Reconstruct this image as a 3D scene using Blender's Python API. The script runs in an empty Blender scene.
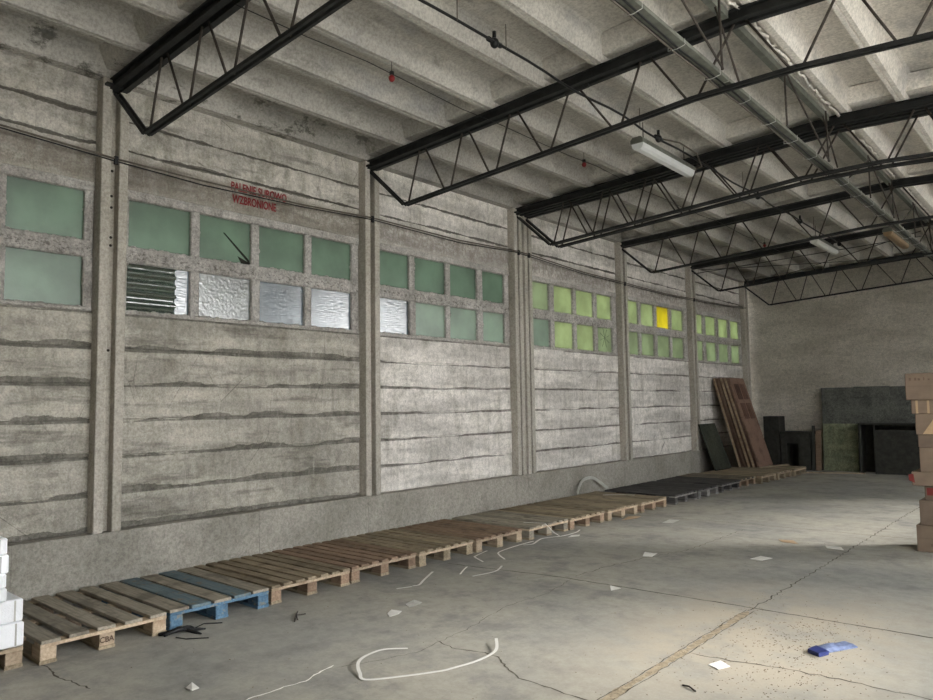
import bpy, bmesh, math, random
from mathutils import Vector, Matrix
random.seed(7)
S = bpy.context.scene
C = S.collection
PI = math.pi

# ------------------------------------------------------------ node materials
class NT:
    def __init__(s, name):
        s.m = bpy.data.materials.new(name); s.m.use_nodes = True
        s.t = s.m.node_tree; s.t.nodes.clear()
        s.out = s.t.nodes.new('ShaderNodeOutputMaterial')
        s.tc = s.t.nodes.new('ShaderNodeTexCoord')
        s.P = s.tc.outputs['Object']
    def n(s, kind, **kw):
        o = s.t.nodes.new(kind)
        for k, v in kw.items():
            if k in o.inputs.keys(): s.put(o.inputs[k], v)
            else: setattr(o, k, v)
        return o
    def put(s, sock, v):
        if isinstance(v, bpy.types.NodeSocket): s.t.links.new(v, sock)
        else:
            if isinstance(v, (tuple, list)) and len(v) == 3 and sock.type == 'RGBA': v = (*v, 1)
            sock.default_value = v
    def scale(s, v, vec=None):
        o = s.n('ShaderNodeMapping'); s.put(o.inputs['Vector'], vec or s.P); o.inputs['Scale'].default_value = v
        return o.outputs[0]
    def noise(s, sc, detail=5, rough=.6, vec=None, dist=0):
        o = s.n('ShaderNodeTexNoise'); s.put(o.inputs['Vector'], vec or s.P)
        o.inputs['Scale'].default_value = sc; o.inputs['Detail'].default_value = detail
        o.inputs['Roughness'].default_value = rough; o.inputs['Distortion'].default_value = dist
        return o.outputs['Fac']
    def math(s, op, a, b=0.0, c=None):
        o = s.n('ShaderNodeMath'); o.operation = op; s.put(o.inputs[0], a); s.put(o.inputs[1], b)
        if c is not None: s.put(o.inputs[2], c)
        return o.outputs[0]
    def ramp(s, f, a, b, lo=0.0, hi=1.0):
        o = s.n('ShaderNodeMapRange'); o.interpolation_type = 'SMOOTHSTEP'
        s.put(o.inputs[0], f); s.put(o.inputs[1], a); s.put(o.inputs[2], b); s.put(o.inputs[3], lo); s.put(o.inputs[4], hi)
        return o.outputs[0]
    def mix(s, f, a, b, mode='MIX'):
        o = s.n('ShaderNodeMix'); o.data_type = 'RGBA'; o.blend_type = mode
        s.put(o.inputs[0], f); s.put(o.inputs[6], a); s.put(o.inputs[7], b)
        return o.outputs[2]
    def xyz(s, vec=None):
        o = s.n('ShaderNodeSeparateXYZ'); s.put(o.inputs[0], vec or s.P); return o.outputs
    def bump(s, h, strength=.4, dist=.01):
        o = s.n('ShaderNodeBump'); o.inputs['Strength'].default_value = strength
        o.inputs['Distance'].default_value = dist; s.put(o.inputs['Height'], h); return o.outputs[0]
    def pbr(s, col, rough=.8, metal=0, normal=None, spec=.3):
        b = s.n('ShaderNodeBsdfPrincipled'); s.put(b.inputs['Base Color'], col)
        s.put(b.inputs['Roughness'], rough); b.inputs['Metallic'].default_value = metal
        b.inputs['Specular IOR Level'].default_value = spec
        if normal: s.put(b.inputs['Normal'], normal)
        s.t.links.new(b.outputs[0], s.out.inputs[0]); return b

def c255(r, g, b):
    f = lambda v: ((v/255+.055)/1.055)**2.4 if v/255 > .04045 else v/255/12.92
    return (f(r), f(g), f(b))

def mat_simple(name, col, rough=.7, metal=0, var=.25, nsc=12, bs=.3, bd=.003, spec=.3):
    k = NT(name)
    n = k.noise(nsc, 6)
    dk = tuple(v*(1-var) for v in col); lt = tuple(min(1, v*(1+var)) for v in col)
    colr = k.mix(k.ramp(n, .3, .7), dk, lt)
    rnd = k.n('ShaderNodeObjectInfo').outputs['Random']
    hsv = k.n('ShaderNodeHueSaturation'); k.put(hsv.inputs['Color'], colr)
    k.put(hsv.inputs['Value'], k.math('MULTIPLY_ADD', rnd, .3, .85))
    k.pbr(hsv.outputs[0], rough, metal, k.bump(k.noise(nsc*6, 4), bs, bd), spec)
    return k.m

def mat_wall():
    """precast concrete plank wall: whitewash worn off in patches, dark irregular mortar in the joints"""
    k = NT('weathered_plank_concrete')
    x, y, z = k.xyz()
    big = k.noise(.9, 6, .6); mid = k.noise(4.5, 8, .7); fine = k.noise(55, 5, .8); med = k.noise(14, 6, .8)
    streak = k.noise(1, 5, .65, k.scale((1, 7, .9)))
    hor = k.noise(1, 5, .6, k.scale((1, 1.2, 9)))
    c = k.mix(k.ramp(big, .35, .65), c255(146, 143, 132), c255(176, 172, 161))
    # whitewash is thicker from the second bay on
    ww = k.math('MULTIPLY', k.math('MAXIMUM', k.ramp(y, 5.0, 6.0, .40, 1), k.ramp(z, 3.3, 3.9, 0, .9)), k.ramp(k.math('ADD', k.math('MULTIPLY', mid, .6), k.math('MULTIPLY', streak, .4)), k.ramp(y, 5, 6.5, .36, .22), .60))
    c = k.mix(ww, c, k.mix(k.ramp(y, 4.8, 6), c255(204, 200, 193), c255(228, 224, 219)))
    pl = k.noise(1, 3, .6, k.scale((1, .55, 3.3)))
    c = k.mix(1.0, c, k.mix(k.ramp(pl, .38, .62), (.80, .80, .79), (1.14, 1.14, 1.13)), 'MULTIPLY')
    c = k.mix(k.math('MULTIPLY', k.ramp(streak, .55, .75), k.ramp(y, 5, 6.5, .5, .25)), c, c255(92, 88, 78))
    c = k.mix(k.math('MULTIPLY', k.ramp(hor, .53, .68), k.ramp(y, 5, 6.5, .55, .25)), c, c255(96, 93, 86))
    # dirt band above the windows
    up = k.math('MULTIPLY', k.ramp(z, 3.4, 3.55), k.ramp(z, 3.82, 3.7))
    c = k.mix(k.math('MULTIPLY', up, k.ramp(med, .40, .55, .1, .7)), c, c255(112, 104, 96))
    # mortar smeared upwards from each joint: straight lower edge, ragged upper edge
    zz = k.math('ADD', z, k.math('MULTIPLY', k.math('SUBTRACT', k.noise(1.6, 5, .6), .5), .03))
    fr = k.math('FRACT', k.math('DIVIDE', k.math('SUBTRACT', zz, .52), .305))
    fr = k.math('MULTIPLY', fr, .305)
    bayn = k.noise(.8, 4, .6, k.scale((1, 1, 3.3)))
    wid = k.math('ADD', k.ramp(bayn, .30, .60, -.002, .075), k.math('MULTIPLY', k.math('SUBTRACT', k.noise(9, 6, .75), .5), .05))
    wid = k.math('MULTIPLY', wid, k.ramp(y, 5.0, 6.0, 1, .45))
    joint = k.math('MULTIPLY', k.math('MULTIPLY', k.ramp(fr, wid, k.math('ADD', wid, .006), 1, 0), k.ramp(fr, .004, .010)), k.ramp(z, 2.45, 2.35))
    c = k.mix(k.math('MULTIPLY', joint, k.ramp(mid, .35, .6, .95, .6)), c, k.mix(k.ramp(y, 5, 7), c255(98, 96, 89), c255(104, 98, 92)))
    # fine cracks and lime drips
    vo = k.n('ShaderNodeTexVoronoi'); vo.feature = 'DISTANCE_TO_EDGE'; vo.inputs['Scale'].default_value = 1.3
    k.put(vo.inputs['Vector'], k.scale((1, 1.6, .8)))
    ck = k.math('MULTIPLY', k.ramp(k.math('ADD', vo.outputs['Distance'], k.math('MULTIPLY', mid, .02)), .010, .016, 1, 0), k.ramp(big, .5, .6))
    c = k.mix(k.math('MULTIPLY', ck, .6), c, c255(80, 76, 68))
    drip = k.math('MULTIPLY', k.ramp(k.noise(1, 4, .6, k.scale((1, 16, 1.2))), .58, .72), k.ramp(mid, .4, .6))
    c = k.mix(k.math('MULTIPLY', drip, k.ramp(y, 5, 6.5, .5, .12)), c, c255(190, 188, 180))
    # open ragged joints between the upper planks
    for zj, off in ((3.82, 5.0), (4.08, 9.0)):
        n1 = k.math('MULTIPLY', k.math('SUBTRACT', k.noise(2.4, 7, .7), .5), .07)
        dj = k.math('ABSOLUTE', k.math('SUBTRACT', k.math('ADD', z, n1), zj))
        wj = k.ramp(k.noise(1.1+off*.05, 5, .7), .38, .62, .002, .020)
        jj = k.math('MULTIPLY', k.ramp(dj, wj, k.math('ADD', wj, .006), 1, 0), k.ramp(z, 3.5, 3.6))
        c = k.mix(k.math('MULTIPLY', jj, .8), c, c255(78, 74, 68))
    spots = k.ramp(k.noise(22, 5, .7), .64, .74)
    c = k.mix(k.math('MULTIPLY', spots, .55), c, c255(84, 80, 72))
    c = k.mix(1.0, c, k.mix(k.ramp(fine, .38, .60), (.82,)*3, (1.08,)*3), 'MULTIPLY')
    c = k.mix(1.0, c, k.mix(k.ramp(med, .40, .56), (.84,)*3, (1.07,)*3), 'MULTIPLY')
    h = k.math('ADD', k.math('ADD', k.math('MULTIPLY', fine, .35), k.math('ADD', k.math('MULTIPLY', mid, 1.2), k.math('MULTIPLY', med, .7))), k.math('MULTIPLY', joint, -.6))
    k.pbr(c, .93, 0, k.bump(h, .75, .022), .15)
    return k.m

def mat_conc(name, a, b, dark, big_s=1.2, stretch=(1, 1, 1), bs=.5, bd=.012, spot=.4, rough=.9, var=.35, crumbs=False):
    k = NT(name)
    v = k.scale(stretch)
    big = k.noise(big_s, 7, .65, v); mid = k.noise(6, 7, .7, v); fine = k.noise(45, 4, .75)
    c = k.mix(k.ramp(big, .35, .65), a, b)
    c = k.mix(k.math('MULTIPLY', k.ramp(mid, .52, .68), spot), c, dark)
    c = k.mix(1.0, c, k.mix(k.ramp(fine, .34, .62), (1-var,)*3, (1+var*.4,)*3), 'MULTIPLY')
    c = k.mix(1.0, c, k.mix(k.ramp(k.noise(16, 6, .8), .36, .6), (1-var*.7,)*3, (1+var*.3,)*3), 'MULTIPLY')
    if crumbs: c = k.mix(k.math('MULTIPLY', k.ramp(k.noise(24, 5, .8, k.scale((1, 1, 1.6))), .52, .60), k.ramp(k.math('ABSOLUTE', k.math('SUBTRACT', k.xyz()[2], 2.885)), .01, .09, .70, .05)), c, c255(78, 73, 67))
    k.pbr(c, rough, 0, k.bump(k.math('ADD', fine, k.math('MULTIPLY', mid, 1.5)), bs, bd), .2)
    return k.m

def mat_ceiling():
    k = NT('stained_slab_concrete')
    x, y, z = k.xyz()
    v = k.scale((1, .45, 1))
    big = k.noise(1.1, 6, .65, v); mid = k.noise(5, 8, .72, v); fine = k.noise(40, 4, .7)
    c = k.mix(k.ramp(x, .2, 4.2), k.mix(k.ramp(big, .35, .65), c255(154, 151, 145), c255(184, 181, 174)), k.mix(k.ramp(big, .35, .65), c255(186, 182, 174), c255(212, 208, 200)))  # light falloff painted in: slabs darker towards the left wall
    c = k.mix(k.ramp(x, 4.2, 4.6), c, k.mix(k.ramp(big, .35, .65), c255(226, 220, 211), c255(240, 235, 228)))  # right slope lightened further, brighter light painted into its colour
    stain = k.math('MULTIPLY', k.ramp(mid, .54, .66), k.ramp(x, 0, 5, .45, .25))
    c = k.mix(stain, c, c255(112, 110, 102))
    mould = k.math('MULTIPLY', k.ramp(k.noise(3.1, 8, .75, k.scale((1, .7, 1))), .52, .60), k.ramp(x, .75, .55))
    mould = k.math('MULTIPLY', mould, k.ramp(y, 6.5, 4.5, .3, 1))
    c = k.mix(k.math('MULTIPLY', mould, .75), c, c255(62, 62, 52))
    blue = k.ramp(k.noise(1.8, 5, .6, k.scale((1, .5, 1))), .55, .7)
    c = k.mix(k.math('MULTIPLY', blue, .35), c, c255(128, 132, 140))
    c = k.mix(1.0, c, k.mix(k.ramp(fine, .35, .62), (.80,)*3, (1.08,)*3), 'MULTIPLY')
    c = k.mix(1.0, c, k.mix(k.ramp(k.noise(18, 6, .8), .36, .6), (.92,)*3, (1.03,)*3), 'MULTIPLY')
    k.pbr(c, .93, 0, k.bump(k.math('ADD', k.math('MULTIPLY', fine, .3), k.math('MULTIPLY', mid, 1.2)), .3, .010), .15)
    return k.m

def mat_floor():
    k = NT('dusty_concrete_floor')
    x, y, z = k.xyz()
    big = k.noise(.55, 7, .6); mid = k.noise(2.4, 8, .68); fine = k.noise(60, 4, .75); grit = k.noise(26, 6, .8)
    c = k.mix(k.ramp(big, .35, .65), c255(150, 149, 143), c255(172, 168, 156))
    c = k.mix(k.math('MULTIPLY', k.ramp(mid, .47, .68), .6), c, c255(122, 122, 121))
    c = k.mix(1.0, c, k.mix(k.ramp(k.noise(9, 7, .8), .36, .62), (.86,)*3, (1.05,)*3), 'MULTIPLY')
    # sandy dust along the joint and around the crossing
    dust = k.math('MULTIPLY', k.ramp(k.math('ABSOLUTE', k.math('SUBTRACT', x, 4.6)), .3, 1.3, 1, 0), k.ramp(k.math('ABSOLUTE', k.math('SUBTRACT', y, 4.9)), .4, 2.2, 1, 0))
    dust = k.math('MULTIPLY', dust, k.ramp(mid, .35, .6, .25, .9))
    c = k.mix(dust, c, c255(184, 174, 156))
    crumbs = k.math('MULTIPLY', k.ramp(grit, .66, .72), k.ramp(k.noise(1.3, 3), .42, .62))
    c = k.mix(k.math('MULTIPLY', crumbs, .75), c, c255(92, 82, 68))
    wsp = k.math('MULTIPLY', k.ramp(k.noise(34, 3, .7), .72, .75), .6)
    c = k.mix(wsp, c, c255(205, 202, 195))
    c = k.mix(1.0, c, k.mix(fine, (.8,)*3, (1.08,)*3), 'MULTIPLY')
    k.pbr(c, k.ramp(mid, .3, .7, .62, .85), 0, k.bump(k.math('ADD', k.math('MULTIPLY', fine, .3), mid), .35, .008), .3)
    return k.m

def mat_wood(name, a, b, dark, wear=None):
    k = NT(name)
    info = k.n('ShaderNodeObjectInfo')
    off = k.n('ShaderNodeVectorMath'); off.operation = 'ADD'
    k.put(off.inputs[0], k.P)
    cx = k.n('ShaderNodeCombineXYZ'); k.put(cx.inputs[1], k.math('MULTIPLY', info.outputs['Random'], 30)); k.put(off.inputs[1], cx.outputs[0])
    grain = k.noise(1, 7, .65, k.scale((4, 60, 60), off.outputs[0])); bl = k.noise(5, 5, .6, off.outputs[0])
    c = k.mix(k.ramp(grain, .35, .65), a, b)
    c = k.mix(k.math('MULTIPLY', k.ramp(bl, .5, .68), .6), c, dark)
    if wear: c = k.mix(k.ramp(k.noise(9, 5, .7, off.outputs[0]), .54, .62), c, wear)
    hsv = k.n('ShaderNodeHueSaturation'); k.put(hsv.inputs['Color'], c)
    k.put(hsv.inputs['Value'], k.math('MULTIPLY_ADD', info.outputs['Random'], .45, .78))
    k.pbr(hsv.outputs[0], .85, 0, k.bump(grain, .4, .003), .2)
    return k.m

def mat_glass(name, col, bright=1.0, rough=.35, bumpsc=60, bs=.15, gl=.12, stretch=(1, 1, 1), streaks=0):
    """cast glass, dirty: lets daylight through softly, mirrors a little"""
    k = NT(name)
    n = k.noise(2.5, 4, .6); f = k.noise(bumpsc, 3, .5, k.scale(stretch))
    c = k.mix(k.ramp(n, .3, .7), tuple(v*.8*bright for v in col), tuple(min(1, v*1.12*bright) for v in col))
    if streaks: c = k.mix(k.ramp(k.noise(1, 3, .5, k.scale((1, 3, 40))), .5, .62, 0, streaks), c, (.10, .11, .12))
    bp_ = k.bump(f, bs, .01)
    tr = k.n('ShaderNodeBsdfTranslucent'); k.put(tr.inputs[0], c)
    df = k.n('ShaderNodeBsdfDiffuse'); k.put(df.inputs[0], c); k.put(df.inputs['Normal'], bp_)
    gs = k.n('ShaderNodeBsdfGlossy'); k.put(gs.inputs[0], (.9, .92, .92)); gs.inputs['Roughness'].default_value = rough; k.put(gs.inputs['Normal'], bp_)
    m1 = k.n('ShaderNodeMixShader'); m1.inputs[0].default_value = .6
    k.t.links.new(tr.outputs[0], m1.inputs[2]); k.t.links.new(df.outputs[0], m1.inputs[1])
    m2 = k.n('ShaderNodeMixShader'); m2.inputs[0].default_value = gl
    k.t.links.new(m1.outputs[0], m2.inputs[1]); k.t.links.new(gs.outputs[0], m2.inputs[2])
    k.t.links.new(m2.outputs[0], k.out.inputs[0])
    return k.m

M = {}
M['wall'] = mat_wall()
M['ledge'] = mat_conc('cast_plinth_concrete', c255(144, 141, 132), c255(168, 164, 155), c255(118, 115, 106), 1.5, (1, 1, 1), .6, .015, .3, var=.22)
M['column'] = mat_conc('column_concrete', c255(164, 160, 149), c255(194, 189, 179), c255(104, 99, 89), 1.5, (1, 1, .35), .5, .01, .4, var=.2)
M['frame'] = mat_conc('window_frame_concrete', c255(182, 178, 172), c255(208, 205, 200), c255(98, 92, 82), 2.5, (1, 1, 1), 1.0, .03, .3, var=.28, crumbs=True)
M['backwall'] = mat_conc('rough_plastered_concrete', c255(206, 199, 184), c255(236, 229, 216), c255(164, 156, 140), .8, (1, 1, 2.2), 1.0, .08, .45, var=.2)
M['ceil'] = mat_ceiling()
M['floor'] = mat_floor()
M['ground'] = mat_simple('ground_gravel', c255(196, 192, 184), .95)  # unseen yard, colour raised to bounce light up to the ceiling
M['steel'] = mat_simple('black_painted_steel', c255(38, 39, 39), .6, .0, .35, 10)
M['bar'] = mat_simple('rusty_dark_bar', c255(64, 58, 53), .7, .0, .3, 14)
M['trim'] = mat_simple('dark_crack_dirt', c255(92, 87, 77), .95, 0, .3)
M['sand'] = mat_simple('pale_joint_filler', c255(172, 158, 134), .95, 0, .3, 30, .8, .01)
M['tray'] = mat_simple('galvanised_grey_tray', c255(112, 114, 106), .55, .3, .2)
M['cable'] = mat_simple('black_cable_rubber', c255(26, 27, 28), .5)
M['wcable'] = mat_simple('grey_cable_sheath', c255(92, 86, 78), .6)
M['white'] = mat_simple('white_plastic', c255(214, 214, 210), .45, 0, .06, 8, .1)
M['lampcover'] = mat_simple('grey_lamp_cover', c255(206, 208, 208), .12, 0, .05, 8, .1, spec=.9)
M['strap'] = mat_simple('white_strap_plastic', c255(232, 230, 224), .4, 0, .05, 8, .1)
M['red'] = mat_simple('red_lamp_plastic', c255(120, 32, 34), .35, 0, .1)
M['redpaint'] = mat_simple('faded_red_stencil_paint', c255(138, 58, 60), .9, 0, .35, 60)
M['wood'] = mat_wood('weathered_pallet_wood', c255(126, 115, 96), c255(156, 143, 121), c255(96, 84, 70))
M['woodg'] = mat_wood('grey_pallet_wood', c255(128, 122, 110), c255(156, 149, 135), c255(90, 84, 75))
M['woodr'] = mat_wood('reddish_pallet_wood', c255(126, 106, 90), c255(152, 130, 110), c255(84, 68, 58))
M['woodf'] = mat_wood('pale_pallet_edge_wood', c255(160, 144, 122), c255(186, 168, 146), c255(124, 104, 84))
M['woodk'] = mat_wood('blackened_pallet_wood', c255(58, 57, 58), c255(84, 82, 80), c255(34, 33, 34))
M['woodkf'] = mat_wood('grey_blackened_edge_wood', c255(110, 108, 106), c255(140, 138, 134), c255(60, 58, 56))
M['blue'] = mat_wood('blue_painted_pallet_wood', c255(70, 98, 122), c255(94, 122, 142), c255(56, 72, 88), c255(124, 122, 112))
M['blueg'] = mat_wood('worn_blue_pallet_wood', c255(92, 110, 118), c255(112, 126, 130), c255(76, 86, 90), c255(116, 112, 102))
M['door'] = mat_wood('brown_door_veneer', c255(108, 88, 77), c255(130, 106, 92), c255(84, 66, 56))
M['doordark'] = mat_wood('dark_door_moulding', c255(84, 64, 55), c255(104, 80, 68), c255(60, 46, 40))
M['dooredge'] = mat_wood('pale_door_edge', c255(150, 128, 108), c255(176, 158, 138), c255(100, 80, 66))
M['sheet'] = mat_conc('dark_green_board', c255(52, 56, 48), c255(74, 76, 66), c255(36, 38, 32), 3, (1, 1, .5), .2, .004)
M['gsheet'] = mat_conc('mouldy_green_board', c255(110, 116, 96), c255(142, 146, 120), c255(50, 54, 40), 5, (1, 1, 1), .3, .005)
M['graysheet'] = mat_conc('dark_grey_sheet', c255(84, 85, 82), c255(106, 108, 102), c255(48, 50, 46), 2, (1, 1, 1), .2, .004)
M['crumb'] = mat_simple('brown_crumbs', c255(128, 112, 90), .95)
M['black'] = mat_simple('blackened_wood', c255(52, 52, 48), .8, 0, .25)
M['card'] = mat_simple('brown_cardboard', c255(122, 106, 91), .85, 0, .12, 6)
M['card2'] = mat_simple('dark_brown_cardboard', c255(114, 99, 86), .85, 0, .15, 6)
M['tape'] = mat_simple('brown_packing_tape', c255(176, 150, 118), .4, 0, .08)
M['print'] = mat_simple('dark_box_print', c255(98, 82, 70), .9, 0, .3)
M['redband'] = mat_simple('red_box_print', c255(118, 48, 44), .7, 0, .15)
M['wrap'] = mat_simple('white_wrapped_paper', c255(244, 246, 250), .5, 0, .03, 18, .5, .008)
M['film'] = mat_simple('pale_plastic_film', c255(176, 176, 170), .35, 0, .15)
M['paper'] = mat_simple('white_scrap_paper', c255(226, 224, 218), .8, 0, .06)
M['bluebag'] = mat_simple('blue_printed_foil', c255(112, 124, 156), .5, 0, .3, 25)
M['bluedark'] = mat_simple('dark_blue_foil', c255(46, 56, 110), .35, 0, .2)
M['g_dark'] = mat_glass('green_wired_glass', c255(124, 143, 126), .72, gl=.06)  # green tints paint in the light from foliage outside
M['g_mid'] = mat_glass('pale_green_glass', c255(148, 162, 148), .76, gl=.10)
M['g_lime'] = mat_glass('foliage_lit_glass', c255(170, 180, 146), .80, gl=.04)  # brighter copy of the green glass, foliage light painted in
M['g_lime2'] = mat_glass('foliage_dim_glass', c255(158, 168, 142), .78, gl=.04)  # weaker foliage light painted into the same glass
M['g_yellow'] = mat_glass('yellow_glass', (.60, .54, .08), .85, gl=.03)
M['g_silver'] = mat_glass('crinkled_silver_glass', c255(154, 158, 154), .60, .2, 34, .35, .24)
M['g_blue'] = mat_glass('bluish_reflection_glass', c255(146, 157, 164), .60, .14, 30, .22, .26, (1, .3, 3), .25)  # pale blue base colour paints in a mirrored bright opening
M['g_corr'] = mat_glass('corrugated_green_glass', c255(112, 132, 116), .45, .2, 20, .5, .22)
M['gap'] = mat_simple('dark_gap', c255(40, 38, 34), .95)

# ------------------------------------------------------------ mesh builder
class MB:
    def __init__(s): s.bm = bmesh.new(); s.nm = {}
    def box(s, x0, x1, y0, y1, z0, z1, bevel=0, mi=0, rot=None, piv=None):
        r = bmesh.ops.create_cube(s.bm, size=1.0)
        vs = r['verts']
        for v in vs:
            v.co = Vector(((x0+x1)/2+v.co.x*(x1-x0), (y0+y1)/2+v.co.y*(y1-y0), (z0+z1)/2+v.co.z*(z1-z0)))
        if rot is not None:
            for v in vs: v.co = rot @ (v.co-Vector(piv)) + Vector(piv)
        fs = set(f for v in vs for f in v.link_faces)
        for f in fs: f.material_index = mi
        if bevel:
            es = list(set(e for v in vs for e in v.link_edges))
            bmesh.ops.bevel(s.bm, geom=es, offset=bevel, segments=1, affect='EDGES', profile=.5)
        return s
    def beam(s, p, q, w, h, mi=0):
        """rectangular bar from p to q, w horizontal, h vertical"""
        p, q = Vector(p), Vector(q); d = (q-p); L = d.length; d.normalize()
        up = Vector((0, 0, 1))
        if abs(d.z) > .95: up = Vector((1, 0, 0))
        a = d.cross(up).normalized(); b = a.cross(d).normalized()
        vs = []
        for e in (p, q):
            for i, j in ((-1, -1), (1, -1), (1, 1), (-1, 1)):
                vs.append(s.bm.verts.new(e+a*(i*w/2)+b*(j*h/2)))
        for f in ((0, 1, 2, 3), (7, 6, 5, 4), (0, 4, 5, 1), (1, 5, 6, 2), (2, 6, 7, 3), (3, 7, 4, 0)):
            s.bm.faces.new([vs[i] for i in f]).material_index = mi
        return s
    def tube(s, pts, r, n=6, mi=0):
        pts = [Vector(p) for p in pts]; rings = []
        for i, p in enumerate(pts):
            d = (pts[min(i+1, len(pts)-1)]-pts[max(i-1, 0)]).normalized()
            up = Vector((0, 0, 1)) if abs(d.z) < .9 else Vector((1, 0, 0))
            a = d.cross(up).normalized(); b = a.cross(d).normalized()
            rr = r[i] if isinstance(r, (list, tuple)) else r
            rings.append([s.bm.verts.new(p+a*(rr*math.cos(t*2*PI/n))+b*(rr*math.sin(t*2*PI/n))) for t in range(n)])
        for i in range(len(rings)-1):
            for t in range(n):
                f = s.bm.faces.new([rings[i][t], rings[i][(t+1) % n], rings[i+1][(t+1) % n], rings[i+1][t]]); f.smooth = True; f.material_index = mi
        s.bm.faces.new(list(reversed(rings[0]))).material_index = mi
        s.bm.faces.new(rings[-1]).material_index = mi
        return s
    def ribbon(s, pts, w, t=.0015, up=(0, 0, 1), mi=0):
        """flat band with thickness lying along pts (width seen from above)"""
        pts = [Vector(p) for p in pts]; up = Vector(up); rows = []
        for i, p in enumerate(pts):
            d = (pts[min(i+1, len(pts)-1)]-pts[max(i-1, 0)]); a = d.cross(up).normalized()*(w/2)
            if isinstance(up, Vector): b = up*(t/2)
            rows.append([s.bm.verts.new(p+a+b), s.bm.verts.new(p-a+b), s.bm.verts.new(p-a-b), s.bm.verts.new(p+a-b)])
        for i in range(len(rows)-1):
            for j in range(4):
                s.bm.faces.new([rows[i][j], rows[i][(j+1) % 4], rows[i+1][(j+1) % 4], rows[i+1][j]]).material_index = mi
        s.bm.faces.new(rows[0]); s.bm.faces.new(rows[-1])
        return s
    def prism(s, poly, axis, a, b, mi=0):
        """closed 2-D polygon swept along an axis from a to b; poly in the other two coordinates"""
        def mk(u, v, w):
            return {'x': Vector((w, u, v)), 'y': Vector((u, w, v)), 'z': Vector((u, v, w))}[axis]
        A = [s.bm.verts.new(mk(u, v, a)) for u, v in poly]; B = [s.bm.verts.new(mk(u, v, b)) for u, v in poly]
        n = len(poly)
        for i in range(n): s.bm.faces.new([A[i], A[(i+1) % n], B[(i+1) % n], B[i]]).material_index = mi
        s.bm.faces.new(list(reversed(A))).material_index = mi; s.bm.faces.new(B).material_index = mi
        return s
    def sphere(s, c, r, seg=12, mi=0, sc=(1, 1, 1)):
        rr = bmesh.ops.create_uvsphere(s.bm, u_segments=seg, v_segments=seg//2+2, radius=r)
        for v in rr['verts']:
            v.co = Vector((v.co.x*sc[0], v.co.y*sc[1], v.co.z*sc[2])) + Vector(c)
            for f in v.link_faces: f.smooth = True; f.material_index = mi
        return s
    def jitter(s, a, seed=1):
        rnd = random.Random(seed)
        for v in s.bm.verts: v.co += Vector((rnd.uniform(-a, a), rnd.uniform(-a, a), rnd.uniform(-a, a)))
        return s
    def build(s, name, mats, parent=None):
        me = bpy.data.meshes.new(name)
        bmesh.ops.recalc_face_normals(s.bm, faces=s.bm.faces)
        if parent is not None and getattr(parent, 'type', '') and parent.get('_org') is not None:
            o_ = Vector(parent['_org'])
            for v in s.bm.verts: v.co -= o_
        s.bm.to_mesh(me); s.bm.free()
        for m in (mats if isinstance(mats, list) else [mats]): me.materials.append(m)
        o = bpy.data.objects.new(name, me); C.objects.link(o)
        if parent is not None:
            o.parent = parent
            if parent.get('_org') is not None: o['_org'] = parent['_org']
        return o

def struct(o): o['kind'] = 'structure'; return o
def tag(o, label, cat, group=None, kind=None):
    o['label'] = label; o['category'] = cat
    if group: o['group'] = group
    if kind: o['kind'] = kind
    return o
def thing(name, loc, label, cat, group=None, world=True):
    o = bpy.data.objects.new(name, None); C.objects.link(o); o.location = loc; o.empty_display_size = .1
    if world: o['_org'] = list(loc)
    return tag(o, label, cat, group)
def solo(mb, name, mats, loc, label, cat, group=None):
    """a thing that is one mesh, origin moved to loc"""
    for v in mb.bm.verts: v.co -= Vector(loc)
    o = mb.build(name, mats); o.location = loc
    return tag(o, label, cat, group)

# ------------------------------------------------------------ the shell
W = 8.75; XR = 4.40; Y0 = -4.0; Y1 = 17.5
COL = [(2.455, 2.68), (5.37, 5.59), None, (11.27, 11.50), (14.18, 14.41), (17.18, 17.40)]
TY = [2.61, 5.50, 8.33, 8.53, 11.39, 14.30, 17.29]          # truss planes
BAYS = [(-.35, 2.455), (2.68, 5.37), (5.59, 8.19), (8.65, 11.27), (11.50, 14.18), (14.41, 17.18)]
def zt(x):                                                     # underside of the roof ribs = top of the trusses
    return 4.375 + .045*min(x, 2*XR-x)

fl = MB(); fl.box(-.2, W+.2, Y0-.2, Y1+.2, -.12, 0); struct(fl.build('floor', M['floor']))
g = MB(); g.box(-30, 45, -35, 50, -.5, -.13); struct(g.build('ground', M['ground']))

# left wall of precast planks, each plank a little in or out of line, with raked joints
w = MB(); rnd = random.Random(3)
allbays = [(-4.0, -.55)] + BAYS
for (a, b) in allbays:
    zs = [0, .55, .855, 1.16, 1.465, 1.77, 2.075, 2.38]
    if a < -1: zs += [2.7, 3.0, 3.25]
    top = [3.47, 3.82, 4.08, 4.45]
    for lst in (zs, top):
        for i in range(len(lst)-1):
            dx = rnd.uniform(-.006, .008)
            w.box(-.14+dx, dx, a-.05, b+.05, lst[i]+.003, lst[i+1]-.003, .006)
    w.box(-.15, -.012, a-.05, b+.05, 0, 2.38)
    w.box(-.15, -.012, a-.05, b+.05, 3.47, 4.45)
    if a < -1: w.box(-.15, -.012, a-.05, b+.05, 2.3, 3.5)
struct(w.build('wall_left', M['wall']))

# plinth along the left wall
l = MB()
segs = [-4, -.9, 1.9, 4.03, 5.42, 8.43, 11.2, 14.3, 17.5]
for i in range(len(segs)-1):
    l.box(0, .12, segs[i]+.002, segs[i+1]-.002, 0, .545 if i != 3 else .55, .006)
l.box(0, .115, -4, 17.45, 0, .54)
struct(l.build('baseboard_left', M['ledge']))

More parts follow.
